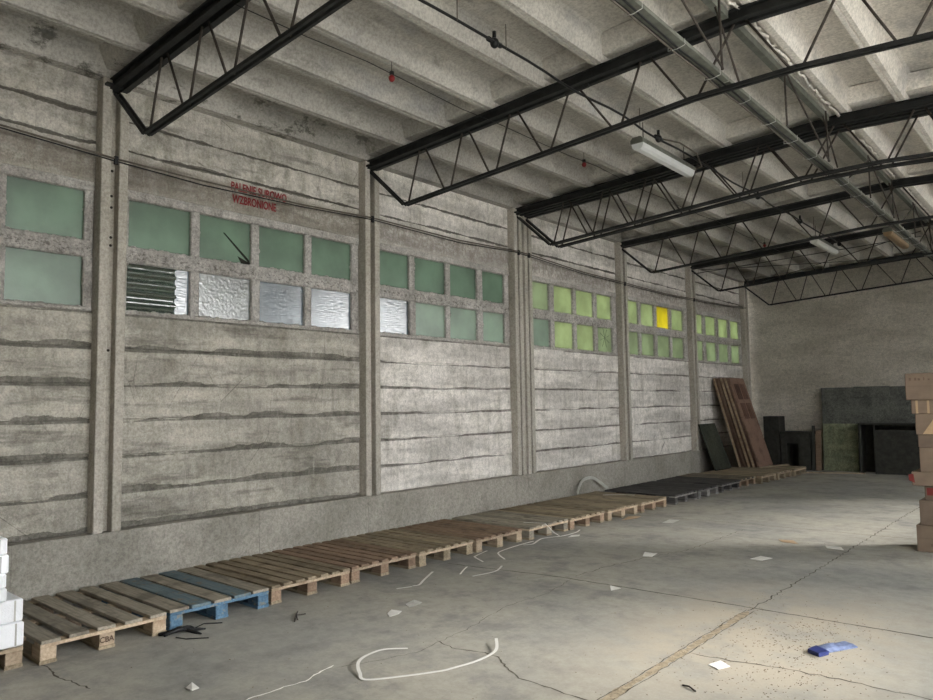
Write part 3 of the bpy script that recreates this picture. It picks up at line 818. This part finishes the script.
m = MB(); m.box(2.79, 3.61, 16.9, 16.92, 0, .9, .003); m.build('door', M['black'], t)
m = MB(); m.box(2.30, 3.00, 17.24, 17.32, 1.60, 1.80, .003)
m = MB(); m.box(2.34, 3.02, 17.30, 17.328, 1.60, 1.81, .003); m.box(2.30, 3.04, 17.27, 17.328, 1.585, 1.60, .002)
solo(m, 'wall_shelf', M['graysheet'], (2.3, 17.3, 1.58), 'pale grey shelf strip fixed across the top of the grey sheet', 'shelf')
m = MB(); m.beam((1.5, 16.3, .012), (2.6, 16.75, .012), .05, .022)
solo(m, 'floor_batten', M['woodf'], (1.5, 16.3, 0), 'pale thin batten lying on the floor before the green board', 'plank')

# ------------------------------------------------------------ cartons on the right
CT = [  # z0, z1, x0, material, label
 (0, .265, 4.85, 'card', 'bottom brown carton of the right-hand stack, standing on the floor'),
 (.266, .515, 4.89, 'card2', 'brown carton second from the floor in the right-hand stack'),
 (.516, .66, 4.94, 'card2', 'brown carton with a red band in the right-hand stack'),
 (.661, .80, 4.84, 'card', 'crushed carton with torn reddish flap sticking out left of the stack'),
 (.801, 1.045, 4.92, 'card', 'plain tan carton in the middle of the right-hand stack, under the narrow dark one'),
 (1.046, 1.175, 4.915, 'card2', 'shallow dark brown carton in the upper half of the right-hand stack'),
 (1.176, 1.385, 4.90, 'card', 'carton with a pale torn corner in the upper half of the right-hand stack'),
 (1.386, 1.525, 4.87, 'card', 'shallow carton with two pale tape strips, just under the top one'),
 (1.526, 1.80, 4.83, 'card', 'large printed carton on top of the right-hand stack')]
for i, (z0, z1, x0, mt, lb) in enumerate(CT):
    rn = random.Random(300+i); y0 = 8.60+rn.uniform(-.02, .02); x1 = x0+.62+rn.uniform(-.02, .02); y1 = y0+.46
    t = thing('cardboard_box', (x0, y0, z0), lb, 'box', 'cartons stacked at the right edge')
    m = MB(); m.box(x0, x1, y0, y1, z0, z1, .006); m.build('carton', M[mt], t)
    m = MB(); m.box(x0+.02, x1-.02, y0-.002, y0+.01, (z0+z1)/2+.002, (z0+z1)/2+.006)
    if i in (0, 1, 8): m.build('flap_seam', M['card2'], t)
    if i == 7:
        for a in (.04, .14):
            m = MB(); m.box(x0+a, x0+a+.02, y0-.003, y0+.01, z0+.004, z1-.004); m.build('tape_strip', M['tape'], t)
    if i == 8:
        rn2 = random.Random(5)
        m = MB()
        for q in range(7):
            a = x0+.03+q*.042+rn2.uniform(0, .012); hh = rn2.uniform(.012, .035)
            m.box(a, a+rn2.uniform(.008, .022), y0-.002, y0+.01, z1-.075, z1-.075+hh); 
        m.build('printed_marks', M['print'], t)
    if i == 2:
        m = MB(); m.box(x0+.02, x1, y0-.002, y0+.01, z0+.05, z1-.02); m.build('red_band', M['redband'], t)
    if i == 3:
        m = MB(); m.prism([(x0-.02, z0+.05), (x0+.03, z0+.03), (x0+.02, z1-.02), (x0-.025, z1-.03)], 'y', y0-.02, y0-.012); m.build('torn_flap', M['redband'], t)
    if i == 6:
        m = MB(); m.prism([(x0+.06, z0+.005), (x0+.30, z0+.005), (x0+.30, z1-.01), (x0+.18, z1-.02)], 'y', y0-.004, y0+.002); m.build('torn_patch', M['tape'], t)
    if i == 0:
        m = MB(); m.box(x0+.12, x0+.15, y0-.002, y0+.01, z0+.06, z0+.085); m.build('printed_marks', M['print'], t)

# white wrapped packages at the left
PK = [(.145, .285, 1.605, 1.36, 'white wrapped package in the lowest layer, directly on the pale pallet'),
      (.286, .42, 1.60, 1.35, 'white wrapped package jutting out below the narrower stack'),
      (.421, .50, 1.505, 1.37, 'thin white package just above the wider bottom two'),
      (.501, .585, 1.50, 1.37, 'white wrapped package in the middle of the left stack'),
      (.586, .695, 1.51, 1.37, 'white wrapped package second from the top of the left stack'),
      (.696, .795, 1.50, 1.37, 'topmost white wrapped package at the left edge')]
for i, (z0, z1, y1, x1, lb) in enumerate(PK):
    t = thing('wrapped_package', (x1-.35, y1-.3, z0), lb, 'package', 'white packages stacked at the left edge')
    m = MB(); m.box(x1-.75, x1, y1-.6, y1, z0, z1, .008); m.build('bundle', M['wrap'], t)
    m = MB(); m.box(x1-.002, x1+.002, y1-.05, y1-.04, z0+.006, z1-.006); m.box(x1-.002, x1+.002, y1-.62+.3, y1-.31, z0+.006, z1-.006); m.build('wrap_fold', M['film'], t)

# ------------------------------------------------------------ litter on the floor
def smooth(pts, n=5):
    out = []
    P_ = [Vector((*p, 0)[:3]) if len(p) == 2 else Vector(p) for p in pts]
    for i in range(len(P_)-1):
        p0 = P_[max(i-1, 0)]; p1 = P_[i]; p2 = P_[i+1]; p3 = P_[min(i+2, len(P_)-1)]
        for k in range(n):
            t_ = k/n
            out.append(.5*((2*p1)+(p2-p0)*t_+(2*p0-5*p1+4*p2-p3)*t_**2+(3*p1-p0-3*p2+p3)*t_**3))
    out.append(P_[-1]); return out
def strap(pts, label, w=.016, raise_=0.0, wave=.0):
    P_ = smooth(pts); m = MB()
    for i, p in enumerate(P_):
        if len(pts[0]) == 2: p.z = .003+raise_*math.sin(PI*i/(len(P_)-1))
    m.ribbon(P_, w, .0015)
    return solo(m, 'packing_strap', M['strap'], tuple(P_[0]), label, 'strap', 'white packing straps on the floor')

strap([(2.91, 3.31, .004), (2.83, 3.18, .015), (2.84, 3.04, .022), (2.87, 2.95, .022), (2.93, 2.88, .02), (3.02, 2.82, .012), (3.1, 2.79, .004), (3.22, 2.95, .003), (3.34, 3.15, .004), (3.37, 3.23, .006), (3.41, 3.39, .01), (3.41, 3.54, .014), (3.38, 3.63, .02), (3.28, 3.75, .03)], 'large open loop of white strap nearest the camera in the centre foreground', .020)
strap([(1.56, 4.95), (1.74, 4.65), (1.83, 4.5), (1.79, 4.46)], 'short hooked white strap in front of the third brown pallet past the blue one', .02, .01)
strap([(1.75, 4.31), (1.80, 4.44)], 'tiny straight scrap of white strap left of the short hooked one', .015)
strap([(1.68, 5.30), (1.83, 5.03)], 'short straight white strap lying between the hooked scrap and the bent scrap', .015, .006)
strap([(1.97, 5.04), (2.02, 5.30), (1.92, 5.53)], 'slightly bent white strap lying on the long floor joint', .018, .003)
strap([(1.35, 6.0), (1.45, 5.7), (1.49, 5.64), (1.66, 5.56)], 'small angled white strap close to the reddish brown pallet', .018, .01)
strap([(1.43, 6.72), (1.46, 6.36), (1.52, 6.0), (1.61, 5.88), (1.76, 5.78)], 'longer angled white strap running out from the front of the pallets, with a sharp bend', .018, .01)
strap([(1.45, 7.66), (1.52, 7.46), (1.53, 7.17), (1.48, 7.02), (1.44, 6.89), (1.47, 6.75), (1.53, 6.57), (1.47, 6.48)], 'long wavy white strap lying along the front of the pallets, furthest from the camera', .02, .008)
m = MB(); m.ribbon([(1.12, 6.96, .152), (1.36, 7.05, .154), (1.39, 7.07, .12), (1.45, 7.10, .05), (1.52, 7.13, .006)], .018, .0015)
solo(m, 'packing_strap', M['strap'], (1.12, 6.96, .152), 'loose white strap hanging down over the front edge of a grey-brown pallet', 'strap', 'white packing straps on the floor')
m = MB(); m.ribbon([(.55, 9.75, .1455), (.75, 9.95, .1465), (.95, 10.0, .1465)], .03, .0015)
solo(m, 'packing_strap', M['strap'], (.55, 9.75, .1455), 'thin white strap lying flat on top of the tan pallet beside the arch of film', 'strap', 'white packing straps on the floor')
# arch of clear film against the plinth
t = thing('plastic_film', (.17, 10.0, .145), 'arch of crumpled pale plastic film standing against the plinth behind the tan pallets', 'film', world=True)
m = MB(); ap = smooth([(.235, 9.52, .17), (.20, 9.62, .24), (.17, 9.76, .325), (.16, 9.92, .36), (.165, 10.08, .355), (.18, 10.25, .29), (.235, 10.42, .17)], 4)
for dx, wd in ((0, .05), (.018, .022)):
    m.ribbon([p+Vector((dx, 0, -.01*k_)) for k_, p in zip([0]*len(ap), ap)], wd, .002, (0, .0, 1) if False else (1, 0, 0.0))
m.build('film_band', M['film'], t)

def scrap(pts, h, mat, label, name='paper_scrap', cat='paper', group='paper scraps on the floor', th=.003):
    m = MB(); n = len(pts); cx_ = sum(p[0] for p in pts)/n; cy_ = sum(p[1] for p in pts)/n
    rn = random.Random(int(cx_*1000))
    bot = [m.bm.verts.new((x, y, .0005+(h if i % 2 else 0))) for i, (x, y) in enumerate(pts)]
    topv = [m.bm.verts.new((x, y, .0005+(h if i % 2 else 0)+th)) for i, (x, y) in enumerate(pts)]
    c0 = m.bm.verts.new((cx_, cy_, .0005+h*.4)); c1 = m.bm.verts.new((cx_, cy_, .0005+h*.4+th+.002))
    for i in range(n):
        k_ = (i+1) % n
        m.bm.faces.new([bot[i], bot[k_], topv[k_], topv[i]]); m.bm.faces.new([topv[i], topv[k_], c1]); m.bm.faces.new([bot[k_], bot[i], c0])
    return solo(m, name, M[mat], (cx_, cy_, 0), label, cat, group)
scrap([(2.23, 3.76), (2.2, 3.83), (2.27, 3.87), (2.32, 3.79), (2.30, 3.72)], .008, 'paper', 'crumpled white paper scrap on the bare floor left of the big strap loop')
scrap([(2.15, 4.02), (2.15, 4.12), (2.22, 4.14), (2.27, 4.06), (2.24, 3.98)], .012, 'film', 'greyish curled paper scrap just behind the crumpled white one')
scrap([(2.77, 6.74), (2.74, 6.84), (2.80, 6.92), (2.87, 6.86), (2.86, 6.76)], .02, 'paper', 'white crumpled paper scrap in the middle of the floor, left of the shadow band')
scrap([(2.60, 5.44), (2.57, 5.51), (2.63, 5.55), (2.69, 5.50), (2.67, 5.42)], .02, 'paper', 'small white paper scrap lying near the long floor joint') if False else None
scrap([(3.66, 7.24), (3.70, 7.42), (3.82, 7.40), (3.78, 7.22)], .002, 'paper', 'flat white paper sheet in the shaded band of the floor')
scrap([(4.50, 4.22), (4.535, 4.315), (4.61, 4.27), (4.58, 4.17)], .004, 'paper', 'square white paper scrap nearest the camera, left of the blue foil packet')
scrap([(1.60, 7.17), (1.58, 7.28), (1.63, 7.38), (1.68, 7.28)], .005, 'paper', 'small white paper scrap right beside the long wavy strap')
scrap([(2.02, 8.70), (1.98, 9.0), (2.10, 9.05), (2.14, 8.75)], .002, 'film', 'pale flat paper patch beyond the second floor joint')
scrap([(1.50, 8.60), (1.47, 8.85), (1.55, 9.05), (1.62, 8.80)], .015, 'tape', 'crumpled yellowish paper by the front of the tan pallets')
scrap([(3.55, 8.42), (3.62, 8.30), (3.80, 8.28), (3.70, 8.45)], .002, 'tape', 'pale brown flat paper patch on the sunlit floor left of the cartons')
scrap([(4.05, 8.35), (4.10, 8.22), (4.26, 8.22), (4.20, 8.36)], .002, 'paper', 'thin white paper lying on the sunlit floor close to the cartons')
scrap([(2.41, 2.08), (2.39, 2.13), (2.47, 2.13), (2.50, 2.07)], .012, 'paper', 'tiny white crumpled scrap in the bare lower left floor')
scrap([(3.20, 5.36), (3.15, 5.43), (3.21, 5.48), (3.27, 5.40)], .02, 'paper', 'small crumpled white paper near the crossing joint, left of centre')
# blue foil packet
t = thing('foil_packet', (5.0, 4.9, 0), 'crumpled blue and white foil packet lying on the dusty floor at the lower right', 'packet')
m = MB(); top = []
nx_, ny_ = 8, 6; rn = random.Random(4)
A_, B_, C_, D_ = Vector((4.955, 4.80, 0)), Vector((5.10, 5.08, 0)), Vector((5.0, 5.14, 0)), Vector((4.88, 4.90, 0))
for i in range(nx_+1):
    u = i/nx_; row = []
    for j in range(ny_+1):
        v = j/ny_; q = (A_*(1-u)+B_*u)*(1-v)+(D_*(1-u)+C_*u)*v
        q.z = .004+.018*math.sin(PI*v)**.6*(.4+.6*math.sin(PI*min(1, u*1.1+.1)))+rn.uniform(0, .005); row.append(m.bm.verts.new(q))
    top.append(row)
for i in range(nx_):
    for j in range(ny_): m.bm.faces.new([top[i][j], top[i+1][j], top[i+1][j+1], top[i][j+1]])
bt = [m.bm.verts.new((q.x, q.y, .001)) for q in (A_, B_, C_, D_)]; m.bm.faces.new(bt)
edge = [r_[0] for r_ in top]; m.bm.faces.new([bt[1], bt[0]]+edge)
edge = [r_[-1] for r_ in top]; m.bm.faces.new([bt[3], bt[2]]+edge[::-1])
m.bm.faces.new([bt[0], bt[3]]+top[0][::-1]); m.bm.faces.new([bt[2], bt[1]]+top[-1])
m.build('packet_body', M['bluebag'], t)
m = MB(); m.prism([(4.885, 4.80), (4.965, 4.75), (5.0, 4.83), (4.91, 4.90)], 'z', .002, .022).jitter(.004, 3); m.build('folded_end', M['bluedark'], t)
# black rag, bark twig
m = MB(); rn = random.Random(8)
for k_ in range(3): m.tube(smooth([(1.42+rn.uniform(-.04, .04), 2.44+rn.uniform(-.03, .03), .01), (1.45+rn.uniform(-.03, .04), 2.52+rn.uniform(-.03, .03), .03), (1.44+rn.uniform(-.04, .06), 2.60+rn.uniform(-.04, .05), .02), (1.52+rn.uniform(-.05, .06), 2.66+rn.uniform(-.05, .05), .005)], 3), [.012]*3+[.016]*3+[.012]*3+[.006], 5)
m.tube([(1.45, 2.62, .006), (1.40, 2.75, .012), (1.46, 2.86, .004)], .004, 4); m.tube([(1.52, 2.48, .005), (1.62, 2.5, .01), (1.70, 2.62, .004)], .004, 4)
solo(m, 'black_rag', M['cable'], (1.44, 2.5, 0), 'black twisted rag on the floor at the corner of the blue pallet', 'rag')
m = MB(); m.tube([(1.66, 3.37, .006), (1.75, 3.29, .014), (1.84, 3.24, .006)], .005, 5); m.tube([(1.75, 3.29, .012), (1.77, 3.36, .01)], .004, 5); m.tube([(1.75, 3.29, .012), (1.86, 3.20, .006)], .004, 5)
solo(m, 'dry_twig', M['bar'], (1.75, 3.29, 0), 'small dry forked twig on the floor right of the blue pallet', 'twig')
m = MB(); m.tube([(4.52, 3.83, .004), (4.56, 3.82, .01), (4.61, 3.79, .004)], .005, 5)
solo(m, 'dry_twig', M['bar'], (4.56, 3.81, 0), 'tiny dark twig at the bottom edge of the floor beside the pale joint', 'twig')
# loose dust crumbs swept near the crossing: nobody could count them
m = MB(); rn = random.Random(21)
def crumb(x, y, s):
    a = rn.uniform(0, PI); L_ = s*rn.uniform(1, 3)
    m.beam((x, y, s*.4), (x+L_*math.cos(a), y+L_*math.sin(a), s*.4), s*.7, s*.6)
for k_ in range(520): 
    u, v = rn.gauss(0, 1), rn.gauss(0, 1); crumb(4.75+.22*u, 5.05+.35*v, rn.uniform(.002, .0045))
for k_ in range(260): crumb(4.29+rn.gauss(0, .05), rn.uniform(3.0, 6.2), rn.uniform(.0018, .004))
for k_ in range(260): crumb(4.85+rn.gauss(0, .25), 4.2+rn.gauss(0, .25), rn.uniform(.0018, .004))
for k_ in range(420): crumb(rn.uniform(1.7, 5.2), rn.uniform(2.0, 9.0), rn.uniform(.0018, .004))
o = solo(m, 'floor_crumbs', M['crumb'], (4.5, 5, 0), 'scattered brown crumbs and dust grit on the floor around the joint crossing', 'debris'); o['kind'] = 'stuff'

# ------------------------------------------------------------ slab joints and cracks in the floor
def crack(pts, w, num, mat='trim', jit=.012, step=.05, name=None):
    rn = random.Random(num*7); P_ = [Vector((x, y, .0012)) for x, y in pts]; out = []
    for i in range(len(P_)-1):
        d = P_[i+1]-P_[i]; n = max(1, int(d.length/step)); nn = Vector((-d.y, d.x, 0)).normalized()
        for k_ in range(n): out.append(P_[i]+d*(k_/n)+nn*rn.uniform(-jit, jit))
    out.append(P_[-1])
    m = MB(); L_, R_ = [], []
    for i, p in enumerate(out):
        d = (out[min(i+1, len(out)-1)]-out[max(i-1, 0)]).normalized(); nn = Vector((-d.y, d.x, 0))*w*rn.uniform(.25, .75)
        if i in (0, len(out)-1): nn *= .2
        L_.append(m.bm.verts.new(p+nn)); R_.append(m.bm.verts.new(p-nn))
    for i in range(len(out)-1): m.bm.faces.new([L_[i], R_[i], R_[i+1], L_[i+1]])
    return struct(m.build('trim_%d' % num, M[mat]))
crack([(4.30, 1.5), (4.29, 5.45)], .05, 5, 'sand', .005, .05)
crack([(4.262, 1.5), (4.262, 5.5)], .006, 6, 'trim', .007)
crack([(4.325, 1.5), (4.322, 5.5)], .006, 7, 'trim', .007)
crack([(4.29, 5.45), (4.30, 8.2), (4.31, 13.5)], .009, 8, 'trim', .016)
crack([(1.42, 5.30), (2.6, 5.50), (4.29, 5.56), (8.6, 5.62)], .016, 9, 'trim', .006)
crack([(1.45, 9.12), (2.74, 9.24), (4.3, 9.30), (8.6, 9.5)], .012, 10)
crack([(4.34, 4.34), (4.63, 4.38), (4.84, 4.43), (5.15, 4.45), (5.59, 4.45), (7, 4.5)], .010, 11, 'trim', .014)
crack([(2.94, 3.54), (3.01, 3.53), (3.12, 3.5), (3.25, 3.53), (3.34, 3.56), (3.45, 3.55), (3.61, 3.44), (3.76, 3.36), (3.87, 3.36), (3.98, 3.35), (4.15, 3.33), (4.3, 3.34)], .009, 12, 'trim', .007, .03)
crack([(2.82, 2.20), (2.81, 2.26), (2.83, 2.35), (2.82, 2.44), (2.85, 2.57), (2.81, 2.66), (2.79, 2.72), (2.77, 2.83)], .010, 14, 'strap', .005, .03)
crack([(2.81, 2.8), (2.9, 3.0), (3.0, 3.3), (2.94, 3.88), (2.81, 4.44), (2.83, 5.02), (2.72, 5.5)], .004, 15, 'trim', .012, .04)
crack([(2.70, 5.6), (2.72, 6.1), (2.83, 6.7), (3.0, 7.3), (3.01, 8.9)], .006, 16, 'trim', .018, .04)
crack([(1.30, 1.66), (1.42, 1.72), (1.62, 1.68), (1.78, 1.72), (2.0, 1.74)], .010, 19, 'trim', .012, .03)

# ------------------------------------------------------------ camera
cam = bpy.data.cameras.new('camera'); co = bpy.data.objects.new('camera', cam); C.objects.link(co)
cam.sensor_width = 36; cam.lens = 723.07/933*36; cam.clip_start = .05
Fv = Vector((-.65473816, .75207593, .07549655)).normalized(); Rv = Vector((.7534043, .65738903, -.01488695)).normalized(); Uv = Rv.cross(Fv).normalized(); Uv = Uv if Uv.z > 0 else -Uv
Mx = Matrix((Rv, Uv, -Fv)).transposed().to_4x4(); Mx.translation = (6.3256, 0, 1.5464); co.matrix_world = Mx
S.camera = co

# ------------------------------------------------------------ daylight
wd_ = bpy.data.worlds.new('sky'); S.world = wd_; wd_.use_nodes = True
nt = wd_.node_tree; bg = nt.nodes['Background']
tc = nt.nodes.new('ShaderNodeTexCoord'); sp = nt.nodes.new('ShaderNodeSeparateXYZ'); nt.links.new(tc.outputs['Generated'], sp.inputs[0])
mr = nt.nodes.new('ShaderNodeMapRange'); nt.links.new(sp.outputs[2], mr.inputs[0]); mr.inputs[1].default_value = -.05; mr.inputs[2].default_value = .5
mx = nt.nodes.new('ShaderNodeMix'); mx.data_type = 'RGBA'; nt.links.new(mr.outputs[0], mx.inputs[0])
mx.inputs[6].default_value = (1.0, .975, .955, 1); mx.inputs[7].default_value = (.90, .95, 1.0, 1)
nt.links.new(mx.outputs[2], bg.inputs[0]); bg.inputs[1].default_value = SKY = 3.2
def sun(dirv, e, ang, col):
    l_ = bpy.data.lights.new('sun', 'SUN'); l_.energy = e; l_.angle = math.radians(ang); l_.color = col
    o = bpy.data.objects.new('sun', l_); C.objects.link(o); o.rotation_euler = Vector(dirv).to_track_quat('-Z', 'Y').to_euler(); o.location = (20, 20, 15)
sun((-.70, -.50, -.42), 2.9, 15, (1, .965, .91))
S.view_settings.view_transform = 'Standard'; S.view_settings.look = 'None'; S.view_settings.gamma = 1
S.view_settings.exposure = 1.62
S.cycles.use_denoising = True; S.cycles.max_bounces = 10; S.cycles.diffuse_bounces = 8; S.cycles.sample_clamp_indirect = 6
for o in bpy.data.objects:
    if '_org' in o: del o['_org']
